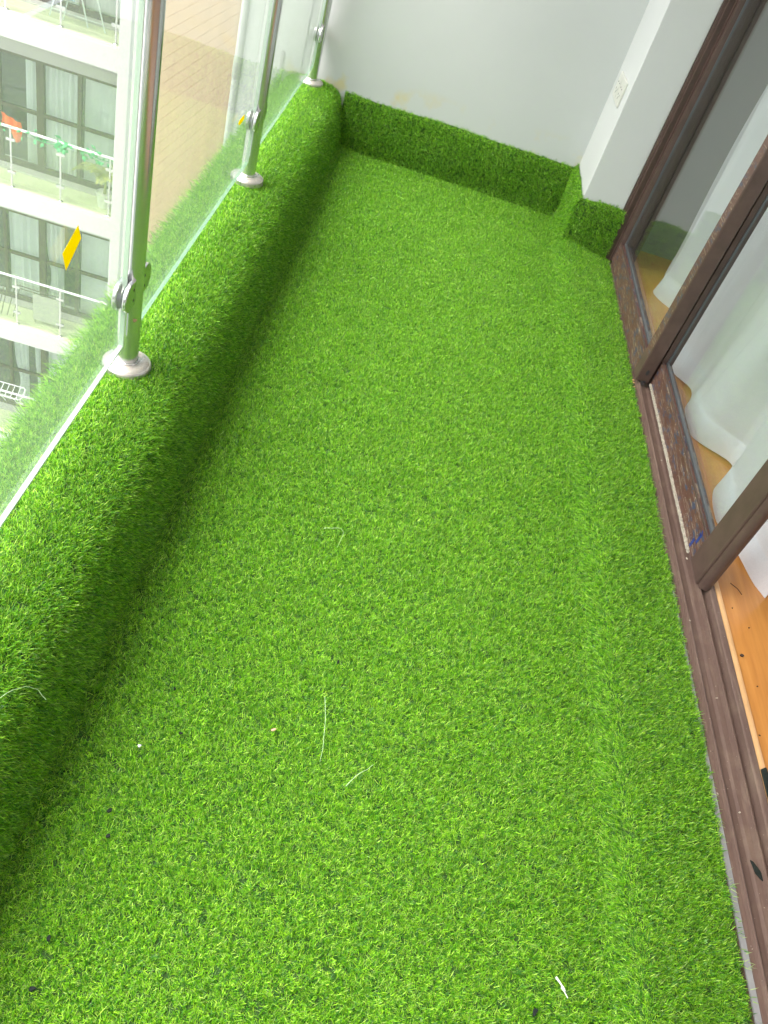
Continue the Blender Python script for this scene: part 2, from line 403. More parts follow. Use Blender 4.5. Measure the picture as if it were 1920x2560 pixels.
def turf_nodes(density, seed, lean=(0, 0, 0), lean_amt=0.35):
    g = bpy.data.node_groups.new('turf_pile', 'GeometryNodeTree')
    g.interface.new_socket('Geometry', in_out='INPUT', socket_type='NodeSocketGeometry')
    g.interface.new_socket('Geometry', in_out='OUTPUT', socket_type='NodeSocketGeometry')
    N = g.nodes.new; Lk = g.links.new
    gi = N('NodeGroupInput'); go = N('NodeGroupOutput')
    dp = N('GeometryNodeDistributePointsOnFaces'); dp.distribute_method = 'RANDOM'
    dp.inputs['Density'].default_value = density; dp.inputs['Seed'].default_value = seed
    Lk(gi.outputs[0], dp.inputs['Mesh'])
    ci = N('GeometryNodeCollectionInfo'); ci.inputs['Collection'].default_value = TUFTS
    ci.inputs['Separate Children'].default_value = True; ci.inputs['Reset Children'].default_value = True
    ip = N('GeometryNodeInstanceOnPoints'); ip.inputs['Pick Instance'].default_value = True
    Lk(dp.outputs['Points'], ip.inputs['Points']); Lk(ci.outputs[0], ip.inputs['Instance'])
    # spin about the blade axis, then lay patches of pile over one way or another
    rv = N('FunctionNodeRandomValue'); rv.data_type = 'FLOAT_VECTOR'
    rv.inputs[0].default_value = (-0.18, -0.18, 0); rv.inputs[1].default_value = (0.18, 0.18, 6.283); rv.inputs['Seed'].default_value = seed
    pos = N('GeometryNodeInputPosition'); nz = N('ShaderNodeTexNoise'); nz.inputs['Scale'].default_value = 9.0; nz.inputs['Detail'].default_value = 2.0
    Lk(pos.outputs[0], nz.inputs['Vector'])
    sub = N('ShaderNodeVectorMath'); sub.operation = 'SUBTRACT'; sub.inputs[1].default_value = (0.5, 0.5, 0.5); Lk(nz.outputs['Color'], sub.inputs[0])
    ml = N('ShaderNodeVectorMath'); ml.operation = 'MULTIPLY'; ml.inputs[1].default_value = (4*lean_amt, 4*lean_amt, 0); Lk(sub.outputs[0], ml.inputs[0])
    ad = N('ShaderNodeVectorMath'); ad.operation = 'ADD'; ad.inputs[1].default_value = lean; Lk(ml.outputs[0], ad.inputs[0])
    e1 = N('FunctionNodeEulerToRotation'); Lk(ad.outputs[0], e1.inputs[0])
    e2 = N('FunctionNodeEulerToRotation'); Lk(rv.outputs[0], e2.inputs[0])
    r1 = N('FunctionNodeRotateRotation'); r1.rotation_space = 'GLOBAL'
    Lk(dp.outputs['Rotation'], r1.inputs[0]); Lk(e1.outputs[0], r1.inputs[1])
    r2 = N('FunctionNodeRotateRotation'); r2.rotation_space = 'LOCAL'
    Lk(r1.outputs[0], r2.inputs[0]); Lk(e2.outputs[0], r2.inputs[1])
    Lk(r2.outputs[0], ip.inputs['Rotation'])
    rs = N('FunctionNodeRandomValue'); rs.data_type = 'FLOAT'
    for s_ in rs.inputs:
        if s_.type == 'VALUE' and s_.name == 'Min': s_.default_value = 0.78
        if s_.type == 'VALUE' and s_.name == 'Max': s_.default_value = 1.2
    rs.inputs['Seed'].default_value = seed+5
    fo = [o_ for o_ in rs.outputs if o_.type == 'VALUE'][0]
    Lk(fo, ip.inputs['Scale'])
    jn = N('GeometryNodeJoinGeometry'); Lk(gi.outputs[0], jn.inputs[0]); Lk(ip.outputs[0], jn.inputs[0])
    Lk(jn.outputs[0], go.inputs[0]); return g
def turf(name, fn, nu, nv, facing, label, density, seed, lean=(0, 0, 0), amt=0.35):
    mb = MB(); mb.grid(fn, nu, nv)
    me = bpy.data.meshes.new(name); me.from_pydata(mb.v, [], mb.f); me.materials.append(M_back)
    me.update()
    avg = sum((p.normal*p.area for p in me.polygons), Vector())
    if avg.dot(Vector(facing)) < 0: me.flip_normals()
    me.polygons.foreach_set('use_smooth', [True]*len(me.polygons))
    o = bpy.data.objects.new(name, me); COL.objects.link(o)
    md = o.modifiers.new('pile', 'NODES'); md.node_group = turf_nodes(density, seed, lean, amt)
    return tag(o, label, 'artificial turf', kind='stuff')
def along(poly, t):
    # point at arc-length fraction t of a polyline
    ls = [0.0]
    for a, b in zip(poly, poly[1:]): ls.append(ls[-1]+math.hypot(b[0]-a[0], b[1]-a[1]))
    q = t*ls[-1]
    for i in range(len(poly)-1):
        if q <= ls[i+1]+1e-9:
            u = (q-ls[i])/max(1e-9, ls[i+1]-ls[i])
            return poly[i][0]+(poly[i+1][0]-poly[i][0])*u, poly[i][1]+(poly[i+1][1]-poly[i][1])*u
    return poly[-1]
Y0T = -0.9
LEDGE = [(-0.645, 0.12), (-0.642, 0.20), (-0.634, 0.240), (-0.610, 0.255), (-0.50, 0.257), (-0.447, 0.2555), (-0.414, 0.2505),
         (-0.389, 0.239), (-0.370, 0.218), (-0.357, 0.186), (-0.347, 0.145), (-0.336, 0.085), (-0.329, 0.03), (-0.323, 0.002)]
def f_ledge(u, v):
    y = Y0T+(4.172-Y0T)*u; x, z = along(LEDGE, v)
    k = 0.004*fbm(x*6, y*5, z*6)+0.006*fbm(y*1.7, 3.1, z*3)
    return (x+k*(1 if z < 0.25 else 0.3), y, z+(0.004*fbm(x*7, y*4, 9) if z > 0.2 else 0))
turf('turf_on_ledge', f_ledge, 150, 60, (0.3, 0, 1), 'bright green artificial turf wrapped over the long ledge under the glass railing', 15000, 3, (0, 0.06, 0), 0.20)
FLOOR = [(-0.335, 0.020), (-0.322, 0.006), (-0.30, -0.004), (-0.26, -0.008), (0.10, -0.008), (0.55, -0.009), (0.70, -0.010), (0.780, -0.013),
         (0.789, -0.006), (0.797, 0.020), (0.806, 0.042), (0.822, 0.051), (0.86, 0.046), (0.95, 0.029), (1.046, 0.015)]
def f_floor(u, v):
    y = Y0T+(4.165-Y0T)*u; x, z = along(FLOOR, v)
    if v > 0.55:
        e = (v-0.55)/0.45
        x += e*(0.005*fbm(y*2.2, 1.0)+0.004*fbm(y*9, 4.0)-0.012*max(0, min(1, (1.15-y)/0.4))) + 0.012*fbm(y*1.1, 8)*max(0, 1-abs(e-0.5)*2)
    return (x, y, z+0.0035*fbm(x*5, y*5, 2)+0.003*fbm(x*2, y*2, 7))
turf('turf_on_floor', f_floor, 170, 90, (0, 0, 1), 'bright green artificial turf covering the long balcony floor', 15000, 11, (0.06, -0.04, 0), 0.20)
BAND = [(0.0, 0.0), (0.004, 0.03), (0.0, 0.12), (0.001, 0.20), (0.003, 0.235), (0.009, 0.248), (0.013, 0.252)]
def f_back(u, v):
    d, z = along(BAND, v); x = -0.345+(0.812+0.345)*u
    s = 0.010*fbm(x*3.0, 5.0)*v
    return (x, 4.162+d+0.005*fbm(x*5, z*6, 4)-0.006*math.sin(math.pi*v), z+s-0.006)
turf('turf_on_end_wall', f_back, 50, 24, (0, -1, 0.2), 'dark green artificial turf strip along the foot of the grey end wall', 14000, 21, (0.22, 0, 0), 0.3)
def f_pside(u, v):
    d, z = along(BAND, v); y = 4.160+(3.782-4.160)*u
    z2 = z*(1+0.08*(1-u))+0.008*fbm(y*6, 2.0)*v
    return (0.802+d+0.004*fbm(y*6, z*7, 1), y, z2-0.004)
turf('turf_on_pillar_side', f_pside, 30, 24, (-1, 0, 0.2), 'lime green turf strip on the railing-facing side of the white pillar', 14000, 31, (0, -0.2, 0), 0.3)
def f_pfront(u, v):
    d, z = along(BAND, v); x = 0.803+(1.026-0.803)*u
    return (x, 3.780+d+0.006*fbm(x*8, z*7, 6)-0.008*math.sin(math.pi*v)*math.sin(math.pi*u), z-0.002+0.008*fbm(x*9, 7.0)*v)
turf('turf_on_pillar_front', f_pfront, 24, 24, (0, -1, 0.2), 'dark green turf strip between the pillar corner and the brown door frame', 14000, 41, (0.2, 0, 0), 0.35)

def fringe(name, n, base, az0, spread, up0, up1, L0, L1, label, seed, pale=0.0):
    # cut edge of the turf: single long blades sticking out past the backing
    r = random.Random(seed); mb = MB(); cols = []
    for i in range(n):
        p = Vector(base(r)); d = Vector((math.cos(az0+r.uniform(-spread, spread)), math.sin(az0+r.uniform(-spread, spread)), r.uniform(up0, up1))).normalized()
        L = r.uniform(L0, L1); w = r.uniform(0.0006, 0.0011); sd = d.cross(Vector((r.uniform(-1, 1), r.uniform(-1, 1), 1))).normalized(); bend = Vector((r.uniform(-.5, .5), r.uniform(-.5, .5), r.uniform(-.7, .3)))
        V = []
        for k in range(4):
            t_ = k/3; q = p+d*L*t_+bend*L*0.35*t_*t_; ww = w*(1-0.7*t_)
            V += [q-sd*ww, q+sd*ww] if k < 3 else [q]
        mb.add(V, [(0, 1, 3, 2), (2, 3, 5, 4), (4, 5, 6)]); c = lerp(pick_col(r), (0.62, 0.68, 0.42), pale if r.random() < 0.6 else 0); cols += [c]*7
    me = bpy.data.meshes.new(name); me.from_pydata(mb.v, [], mb.f); me.materials.append(M_blade)
    ca = me.color_attributes.new('blade', 'FLOAT_COLOR', 'POINT'); ca.data.foreach_set('color', [x for c in cols for x in (c[0], c[1], c[2], 1.0)])
    o = bpy.data.objects.new(name, me); COL.objects.link(o); return tag(o, label, 'artificial turf', kind='stuff')
fringe('turf_fringe', 9000, lambda r: (-0.640+r.uniform(-.006, .012), r.uniform(Y0T, 4.165), r.uniform(0.215, 0.258)), math.pi, 0.9, 0.0, 0.9, 0.018, 0.038, 'ragged fringe of long blades along the outer edge of the ledge turf', 71)
fringe('turf_fringe', 500, lambda r: (1.046+r.uniform(-.004, .004)-0.010*max(0, 0.0), r.uniform(Y0T, 3.76), 0.016+r.uniform(0, .006)), 0.0, 0.7, -0.1, 0.5, 0.008, 0.017, 'sparse pale fringe of blades along the floor turf edge by the door track', 72, 0.6)

# ------------------------------------------------------------------ glass railing
def d_shape(yc, zc, r, y_post, n=16):
    # outline of a D clamp in (y, z): half disc away from the post, straight jaws to the post
    s = 1 if yc > y_post else -1
    pts = [(yc+s*r*math.cos(a), zc+r*math.sin(a)) for a in [(-math.pi/2)+math.pi*i/n for i in range(n+1)]]
    return pts+[(y_post+s*0.020, zc+r*0.92), (y_post+s*0.020, zc-r*0.92)]
def make_post(y, label):
    t = thing('railing_post', label, 'post', 'steel posts of the glass railing', (XP, y, ZL+0.004))
    R = 0.0255
    MB().lathe([(R, 0.012), (R, 0.905)], n=48).build('pole', M_steel, t, smooth=True)
    MB().lathe([(0.057, -0.004), (0.057, 0.008), (0.0565, 0.012), (0.054, 0.0145), (0.052, 0.0145), (0.050, 0.0165), (0.040, 0.0185), (0.030, 0.0195), (R+0.001, 0.020), (R-0.001, 0.016)], n=64).build('base_flange', M_flange, t, smooth=True)
    MB().lathe([(R+0.0035, 0.019), (R+0.003, 0.024), (R+0.0003, 0.026)], n=48).build('weld_collar', M_steel, t, smooth=True)
    zc = 0.478-ZL-0.004
    for s in (-1, 1):
        for zz in (zc,):
            pl = d_shape(s*0.052, zz, 0.033, 0.0)
            cl = MB().prism(pl, 'x', 0.0062, 0.0165).build('clamp', M_steel, t, bevel=0.0025)
            MB().prism(pl, 'x', -0.0165, -0.0062).build('clamp_back', M_steel, cl, bevel=0.0025)
            ru = [(y_*0.97, z_) for y_, z_ in d_shape(s*0.052, zz, 0.030, 0.0)]
            MB().prism(ru, 'x', -0.0061, -0.0052).prism(ru, 'x', 0.0052, 0.0061).build('rubber_pad', M_rubber, cl)
            for dz in (-0.013, 0.013):
                MB().tube([(0.0150, s*0.036, zz+dz), (0.0172, s*0.036, zz+dz)], 0.0034, 10).build('screw', M_rubber, cl)
    return t
PY = [1.640, 2.850, 4.085]
p0 = make_post(PY[0], 'nearest large steel railing post with a round foot cover on the turf ledge')
p1 = copy_tree(p0); p1.location = (XP, PY[1], ZL+0.012)
p1['label'] = 'middle steel railing post, beside the small yellow sticker on the glass'
p2 = copy_tree(p0); p2.location = (XP, PY[2], ZL+0.006); p2['label'] = 'smallest steel railing post, standing in the corner against the end wall'
mk = MB(); 
def blob(mb, c, r, nrm, n=9, seed=0):
    nrm = Vector(nrm).normalized(); a = nrm.orthogonal().normalized(); b = nrm.cross(a); rr = random.Random(seed)
    ring = [Vector(c)+(a*math.cos(6.283*i/n)+b*math.sin(6.283*i/n))*r*rr.uniform(0.6, 1.2) for i in range(n)]
    top = [p+nrm*0.0006+(Vector(c)-p)*0.15 for p in ring]
    mb.add(ring+top, [tuple(range(n, 2*n))]+[(i, (i+1) % n, n+(i+1) % n, n+i) for i in range(n)])
blob(mk, (0.0175, -0.0186, 0.145), 0.006, (0.68, -0.73, 0), 9, 3)
mk.build('rust_spot', simple('tan_rust', (0.48, 0.30, 0.17), 0.8), p0)
tr = MB().tube([(XP, YB+0.3, 1.19), (XP, YW-0.02, 1.19)], 0.0255, 24).build('handrail', M_steel, smooth=True)
tag(tr, 'round steel handrail running along the top of the glass panes', 'handrail')

def make_pane(y0, y1, label, e=0.0045):
    t = thing('glass_pane', label, 'glass pane', 'clear panes of the balcony railing', (XP, (y0+y1)/2, 0.346))
    h = (y1-y0)/2; H = 0.78
    MB().box(-0.005, 0.005, -h+e, h-e, e, H).build('glass', M_pane, t)
    MB().box(-0.005, 0.005, -h, h, 0, e-0.0003).build('bottom_edge', M_edge if e > 0.003 else M_edge_dim, t)
    for s in (-1, 1):
        a, b = (-h, -h+e-0.0003) if s < 0 else (h-e+0.0003, h)
        MB().box(-0.005, 0.005, a, b, e, H).build('side_edge', M_edge, t)
    return t
q0 = make_pane(0.43, 1.592, 'clear glass pane with the large yellow sticker, nearest of the railing panes')
q1 = make_pane(1.690, 2.800, 'clear glass pane between the nearest and middle posts, tan wall seen through it', 0.0013)
q2 = make_pane(2.900, 4.035, 'short-looking clear glass pane between middle post and end wall post', 0.0009)
def sticker(pane, pts, mat=M_yellow):
    c = pane.location
    ys = [(y-c.y, z-c.z) for y, z in pts]
    MB().prism(ys, 'x', 0.0052, 0.0058).build('sticker', mat, pane)
sticker(q0, [(1.305, 0.770), (1.319, 0.740), (1.254, 0.710), (1.239, 0.748)])
sticker(q1, [(2.615, 0.562), (2.616, 0.548), (2.575, 0.546), (2.55, 0.549), (2.537, 0.560), (2.56, 0.565)])

# drain pipe on the far corner of the outside wall
t = thing('drain_pipe', 'thin white vertical drain pipe outside beyond the glass, beside the tan wall', 'pipe', None, (-0.862, YW-0.008, -2.0))
MB().lathe([(0.018, -6), (0.018, 5)], n=20).build('pipe', M_white, t, smooth=True)
MB().lathe([(0.0185, 2.15), (0.021, 2.16), (0.021, 2.24), (0.0185, 2.25)], n=20).build('coupling', M_facgrey, t, smooth=True)
MB().box(-0.02, 0.018, -0.004, 0.02, 2.185, 2.197).build('bracket', M_facgrey, t)
t = MB().prism([(-0.669, 0.262), (-0.659, 0.262), (-0.655, 0.330), (-0.669, 0.332)], 'y', YW-0.014, YW-0.0062).build('wall_strap', M_facgrey)
tag(t, 'small grey metal strap on the white outer wall above the turf edge', 'strap')

# ------------------------------------------------------------------ sliding doors
fr = thing('door_frame', 'brown aluminium frame of the sliding doors with its long dusty floor track', 'door frame', None, (1.11, 1.0, 0))
TR = [(1.048, -0.02), (1.048, 0.006), (1.060, 0.007), (1.0625, 0.0135), (1.072, 0.0140), (1.0735, 0.023), (1.0775, 0.024), (1.080, 0.022), (1.0815, 0.006),
      (1.108, 0.0055), (1.116, 0.0085), (1.129, 0.009), (1.1305, 0.024), (1.134, 0.025), (1.1365, 0.009), (1.149, 0.0095),
      (1.1505, 0.036), (1.155, 0.038), (1.168, 0.038), (1.171, 0.036), (1.171, -0.02)]
MB().prism([(x-1.11, z) for x, z in TR], 'y', YB-1.0, 3.788-1.0).build('floor_track', M_track, fr)
JB = [(1.0125, 3.787), (1.0125, 3.862), (1.171, 3.862), (1.171, 3.800), (1.150, 3.800), (1.150, 3.788), (1.146, 3.788), (1.146, 3.806), (1.112, 3.806),
      (1.112, 3.790), (1.108, 3.790), (1.108, 3.806), (1.058, 3.806), (1.058, 3.776), (1.053, 3.774), (1.050, 3.787), (1.034, 3.7875), (1.032, 3.780), (1.027, 3.780), (1.025, 3.787)]
MB().prism([(x-1.11, y-1.0) for x, y in JB], 'z', -0.0195, 2.33).build('jamb', M_brown, fr)
MB().box(1.012-1.11, 1.171-1.11, YB-1.0, 3.786-1.0, 2.29, 2.3298).build('head', M_brown, fr)
# raw plaster edge between pillar and frame
pe = MB(); r = random.Random(5); n = 60
pts = [(1.0205+0.004*r.random(), 0.235+2.0*i/n) for i in range(n+1)]
pe.prism([(1.0118, 0.235)]+pts+[(1.0118, 2.235)], 'y', 3.7735, 3.7868)
pe.build('plaster_seam', M_ext, fr)

def make_door(x0, x1, y0, y1, near_w, label, near_mat, railmat, gx):
    t = thing('sliding_door', label, 'sliding door', 'brown sliding door panels', ((x0+x1)/2, (y0+y1)/2, 0.03))
    cx, cyy = t.location.x, t.location.y
    B = lambda a, b, c, d, e, f: (a-cx, b-cx, c-cyy, d-cyy, e-0.03, f-0.03)
    MB().box(*B(x0, x1, y0+near_w, y1-0.045, 0.031, 0.118)).build('bottom_rail', railmat, t, bevel=0.002)
    lip = MB().box(*B(x0+0.0005, x0+0.006, y0+near_w, y1-0.045, 0.1185, 0.126)); lip.build('rail_lip', M_brown, t, bevel=0.001)
    st = MB().box(*B(x0-0.0015, x1, y0, y0+near_w, 0.030, 2.27)).build('stile', near_mat, t, bevel=0.004)
    MB().box(*B(x0, x1, y1-0.045, y1, 0.030, 2.27)).build('stile', M_brown, t, bevel=0.003)
    MB().box(*B(x0, x1, y0+near_w, y1-0.045, 2.20, 2.27)).build('top_rail', M_brown, t, bevel=0.002)
    MB().box(*B(gx-0.003, gx+0.003, y0+near_w-0.002, y1-0.043, 0.119, 2.20)).build('glass', M_door_glass, t)
    g = MB(); g.box(*B(gx-0.013, gx-0.0035, y0+near_w, y1-0.045, 0.1185, 0.1275))
    g.box(*B(gx-0.012, gx-0.0035, y0+near_w+0.0005, y0+near_w+0.006, 0.1278, 2.20))
    g.box(*B(gx-0.012, gx-0.0035, y1-0.051, y1-0.0455, 0.1278, 2.20))
    g.build('gasket', M_gasket, t)
    return t, st, (cx, cyy)
dA, stA, cA = make_door(1.0555, 1.1075, 2.738, 3.800, 0.064, 'far sliding door, its scratched stile with the drain hole standing on the outer track', M_brown, M_scratch, 1.090)
MB().box(1.0535-cA[0], 1.0540-cA[0], 2.745-cA[1], 2.796-cA[1], 0.10, 2.2).build('worn_face', M_scratch, stA)
hz = MB(); hz.prism([(1.083+0.006*math.cos(a)-cA[0], 0.072-0.03+0.011*math.sin(a)) for a in [6.283*i/16 for i in range(16)]], 'y', 2.7362-cA[1], 2.7379-cA[1])
hz.build('drain_hole', M_slot, stA)
MB().box(1.083-cA[0], 1.093-cA[0], 2.7355-cA[1], 2.7379-cA[1], 0.0, 0.006).build('notch', M_slot, stA)
dB, stB, cB = make_door(1.1165, 1.1605, 1.705, 2.800, 0.098, 'near sliding door on the inner track, with blue pen marks on its rail', M_brown, M_scratch, 1.148)
MB().lathe([(0.019, 0.002), (0.019, 2.23)], c=(1.1405-cB[0], 1.705-cB[1]-0.0, 0), n=28).build('rounded_edge', M_brown, stB, smooth=True)
bl = MB()
for y, z, l, w in ((1.852, 0.056, 0.030, 0.012), (1.842, 0.100, 0.006, 0.010), (1.834, 0.088, 0.032, 0.012)):
    bl.box(1.1158-cB[0], 1.1164-cB[0], y-w/2-cB[1], y+w/2-cB[1], z-l/2-0.03, z+l/2-0.03)
bl.prism([(1.842-cB[1], 0.085), (1.846-cB[1], 0.0825), (1.830-cB[1], 0.073), (1.827-cB[1], 0.0765)], 'x', 1.1158-cB[0], 1.1164-cB[0])
bl.build('pen_mark', M_blue, dB)
pl = MB(); r = random.Random(3); n = 260; pv = []
for i in range(n):
    y = 1.83+0.90*i/n; w = 0.0045+0.0025*r.random(); pl.box(1.1157-w, 1.1157, y, y+0.0030, 0.0295, 0.036+0.003*r.random())
pl2 = pl.build('pile_strip', M_pile, dB); pl2.location = (-cB[0], -cB[1], -0.03)

ns = MB().prism([(1.1715, -0.1), (1.1715, 0.026), (1.175, 0.033), (1.183, 0.035), (1.191, 0.032), (1.1955, 0.022), (1.1955, -0.1)], 'y', YB, 4.0)
o = struct('threshold', ns, M_nosing, smooth=True)

# curtain
HEM = [(1.742, 1.350), (1.765, 1.332), (1.80, 1.312), (1.886, 1.285), (1.96, 1.270), (2.03, 1.262), (2.12, 1.268), (2.20, 1.287), (2.27, 1.335), (2.33, 1.378), (2.38, 1.372),
       (2.42, 1.290), (2.47, 1.242), (2.55, 1.232), (2.66, 1.250), (2.74, 1.30), (2.80, 1.31), (2.86, 1.255), (2.95, 1.236), (3.05, 1.29), (3.12, 1.335), (3.2, 1.27), (3.28, 1.245),
       (3.38, 1.31), (3.45, 1.345), (3.52, 1.28), (3.6, 1.255), (3.67, 1.33), (3.72, 1.385), (3.78, 1.380), (3.81, 1.322)]
def hemx(y):
    ys = [p[0] for p in HEM]; xs = [p[1] for p in HEM]
    return float(np.interp(y, ys, xs))
def smx(y): return (hemx(y-0.018)+hemx(y)*2+hemx(y+0.018)+hemx(y-0.035)*0.5+hemx(y+0.035)*0.5)/5
def f_cur(u, v, off=0.0, z0=0.022, z1=2.5):
    y = 1.742+(3.81-1.742)*u; z = z0+(z1-z0)*v
    k = min(1.0, z/1.1)
    flow = 0.042*math.sin(y*24+0.8*math.sin(z*2.2)+1.5*math.sin(y*3.1))+0.012*math.sin(y*61+z*1.5)
    x = smx(y)*(1-0.85*k)+(1.318+flow)*0.85*k
    # cloth that just touches the floor is pushed out a little
    if z < 0.16: x -= 0.020*((0.16-z)/0.16)**1.5*(0.4+0.6*math.sin(y*9+1))
    yy = y+0.016*math.sin(z*5+y*3)*min(1, z*3)-0.05*k*(1-u)*0
    return (x-off, yy, z+0.010*(1-v)**30*math.sin(y*14))
cu = thing('curtain', 'long sheer white curtain hanging behind the sliding doors to the wooden floor', 'curtain', None, (0, 0, 0))
MB().grid(lambda u, v: f_cur(u, v**1.4), 420, 70).build('cloth', M_curtain, cu, smooth=True)
MB().grid(lambda u, v: f_cur(u, v, 0.0022, 0.022, 0.115), 420, 6).build('hem', M_hem, cu, smooth=True)

# socket on the pillar's railing-facing side
so = thing('wall_socket', 'white double wall socket plate on the white pillar above the turf strip', 'socket', None, (0.8199, 3.985, 0.665))
MB().box(-0.009, 0, -0.098, 0.098, -0.050, 0.050).build('plate', M_plate, so, bevel=0.003)
for s in (-1, 1):
    mod = MB().box(-0.0105, -0.0091, -0.043+s*0.047, 0.043+s*0.047, -0.036, 0.036).build('module', M_plate, so, bevel=0.001)
    for dy, dz, ww, hh in ((-0.020, 0.014, 0.010, 0.004), (0.016, 0.014, 0.010, 0.004), (-0.022, -0.012, 0.004, 0.009), (0.012, -0.012, 0.004, 0.009), (-0.004, -0.024, 0.004, 0.009)):
        MB().box(-0.0112, -0.0106, s*0.047+dy-ww/2, s*0.047+dy+ww/2, dz-hh/2, dz+hh/2).build('socket_slot', M_slot, mod)

# ------------------------------------------------------------------ loose bits on turf, track and floor
def strand(pts, r, label, mat=M_strand):
    P = [Vector(p) for p in pts]; Q = []
    for i in range(len(P)-1):
        for k in range(4): Q.append(P[i].lerp(P[i+1], k/4))
    Q.append(P[-1]); n_ = len(Q)
    Q = [q+Vector((0, 0, 0.0012*math.sin(i*1.3))) for i, q in enumerate(Q)]
    mb = MB().tube(Q, [r*0.6*(1-0.5*i/n_) for i in range(n_)], 6)
    return tag(mb.build('loose_strand', mat, smooth=True), label, 'loose strand', 'loose pale blades lying on the turf')
G = 0.016
strand([(0.060, 1.533, G), (0.085, 1.542, G+.003), (0.103, 1.547, G+.003), (0.112, 1.535, G+.003), (0.111, 1.52, G+.002), (0.104, 1.478, G)], 0.0009, 'pale strand bent into a hook shape on the floor turf')
strand([(0.149, 1.036, G), (0.158, 0.99, G+.004), (0.163, 0.943, G+.004), (0.166, 0.91, G+.003), (0.165, 0.884, G)], 0.0011, 'long straight pale strand lying on the floor turf')
strand([(0.225, 0.846, G), (0.242, 0.873, G+.004), (0.262, 0.892, G+.003), (0.274, 0.908, G)], 0.0013, 'short thick pale strand lying at a slant on the floor turf')
strand([(-0.392, 0.668, 0.276), (-0.377, 0.70, 0.279), (-0.365, 0.722, 0.276), (-0.350, 0.742, 0.262), (-0.338, 0.748, 0.248), (-0.322, 0.741, 0.236)], 0.0009, 'curved pale strand draped over the edge of the turf ledge')
def chip(name, c, size, mat, label, cat, seed, grp=None, ang=0.4, elong=1.6, th=0.004):
    rr = random.Random(seed); n_ = 8; poly = []
    for i in range(n_):
        a = 6.283*i/n_; q = size*rr.uniform(0.6, 1.15)
        px, py = q*math.cos(a)*elong, q*math.sin(a)
        poly.append((c[0]+px*math.cos(ang)-py*math.sin(ang), c[1]+px*math.sin(ang)+py*math.cos(ang)))
    return tag(MB().prism(poly, 'z', c[2], c[2]+th).build(name, mat, bevel=min(0.0008, size*0.2)), label, cat, grp)
wsp = MB()
for a, b, w in (((0.655, 0.584), (0.666, 0.570), 0.0022), ((0.666, 0.570), (0.670, 0.563), 0.0035), ((0.670, 0.563), (0.675, 0.553), 0.0012)):
    wsp.tube([(a[0], a[1], 0.017), (b[0], b[1], 0.019)], [w, w*0.6], 5)
tag(wsp.build('plastic_scrap', M_scrap), 'thin torn white plastic scrap on the turf near the picture bottom', 'scrap')
chip('pink_chip', (0.060, 0.929, 0.014), 0.0032, M_pink, 'tiny pinkish chip lying on the floor turf', 'chip', 2)
chip('paper_speck', (-0.180, 0.824, 0.014), 0.0028, M_scrap, 'tiny white speck on the shaded turf below the ledge', 'speck', 9)
CR = ['upper of the two close together below the ledge', 'lower of the two close together below the ledge', 'beside the dark crease above the white speck', 'tiny one between the white speck and the pink chip', 'tiny one above the long straight strand', 'close to the torn white scrap', 'lowest one in the bottom corner', 'just above the lowest crumb in the bottom corner']
for i, (x, y, s) in enumerate([(-0.19, 0.693, .0034), (-0.176, 0.649, .0036), (-0.156, 0.97, .0030), (-0.115, 0.876, .0028), (0.164, 1.141, .0034), (0.618, 0.523, .0050), (-0.201, 0.397, .0046), (-0.206, 0.469, .0040)]):
    chip('rubber_crumb', (x, y, 0.005), s*0.9, M_drubber, ('dark rubber crumb on the turf, '+CR[i]), 'crumb', 20+i, 'dark crumbs on the floor turf', rnd.random()*3, 1.7)
# on the track and wooden floor
lf = MB().prism([(1.110, 0.908), (1.116, 0.906), (1.127, 0.890), (1.137, 0.866), (1.129, 0.868), (1.116, 0.881)], 'z', 0.0115, 0.0145).build('rubber_scrap', M_drubber)
tag(lf, 'leaf shaped black rubber scrap lying in the door track', 'scrap')
rb = MB().prism([(1.172, 1.128), (1.187, 1.137), (1.193, 1.10), (1.194, 0.94), (1.175, 0.95), (1.172, 1.05)], 'z', 0.0365, 0.0405).build('rubber_offcut', M_drubber, bevel=0.0008)
tag(rb, 'long black rubber offcut lying on the pale wooden threshold', 'offcut')
chip('dirt_lump', (1.214, 1.488, 0.0203), 0.0050, M_specks, 'larger dark lump of dirt on the orange wooden floor', 'dirt', 4)
for i, (x, y) in enumerate([(1.207, 1.24), (1.238, 1.395), (1.262, 1.60), (1.225, 1.66), (1.30, 1.36)]):
    chip('dirt_speck', (x, y, 0.0203), 0.0022, M_specks, 'small dark dirt speck on the orange floor, '+['below the larger dirt lump', 'just right of the larger lump', 'between the twig and the lump', 'near the bottom of the door stile', 'farthest from the threshold'][i], 'dirt', 60+i, 'dirt specks on the wooden floor', 0.3*i, 1.5, 0.0015)
tw = MB().tube([(1.240, 1.762, 0.0215), (1.258, 1.745, 0.0225), (1.268, 1.726, 0.0215)], 0.0009, 5).build('twig', M_specks)
tag(tw, 'thin dark twig on the wooden floor beside the curtain', 'twig')
r = random.Random(8)
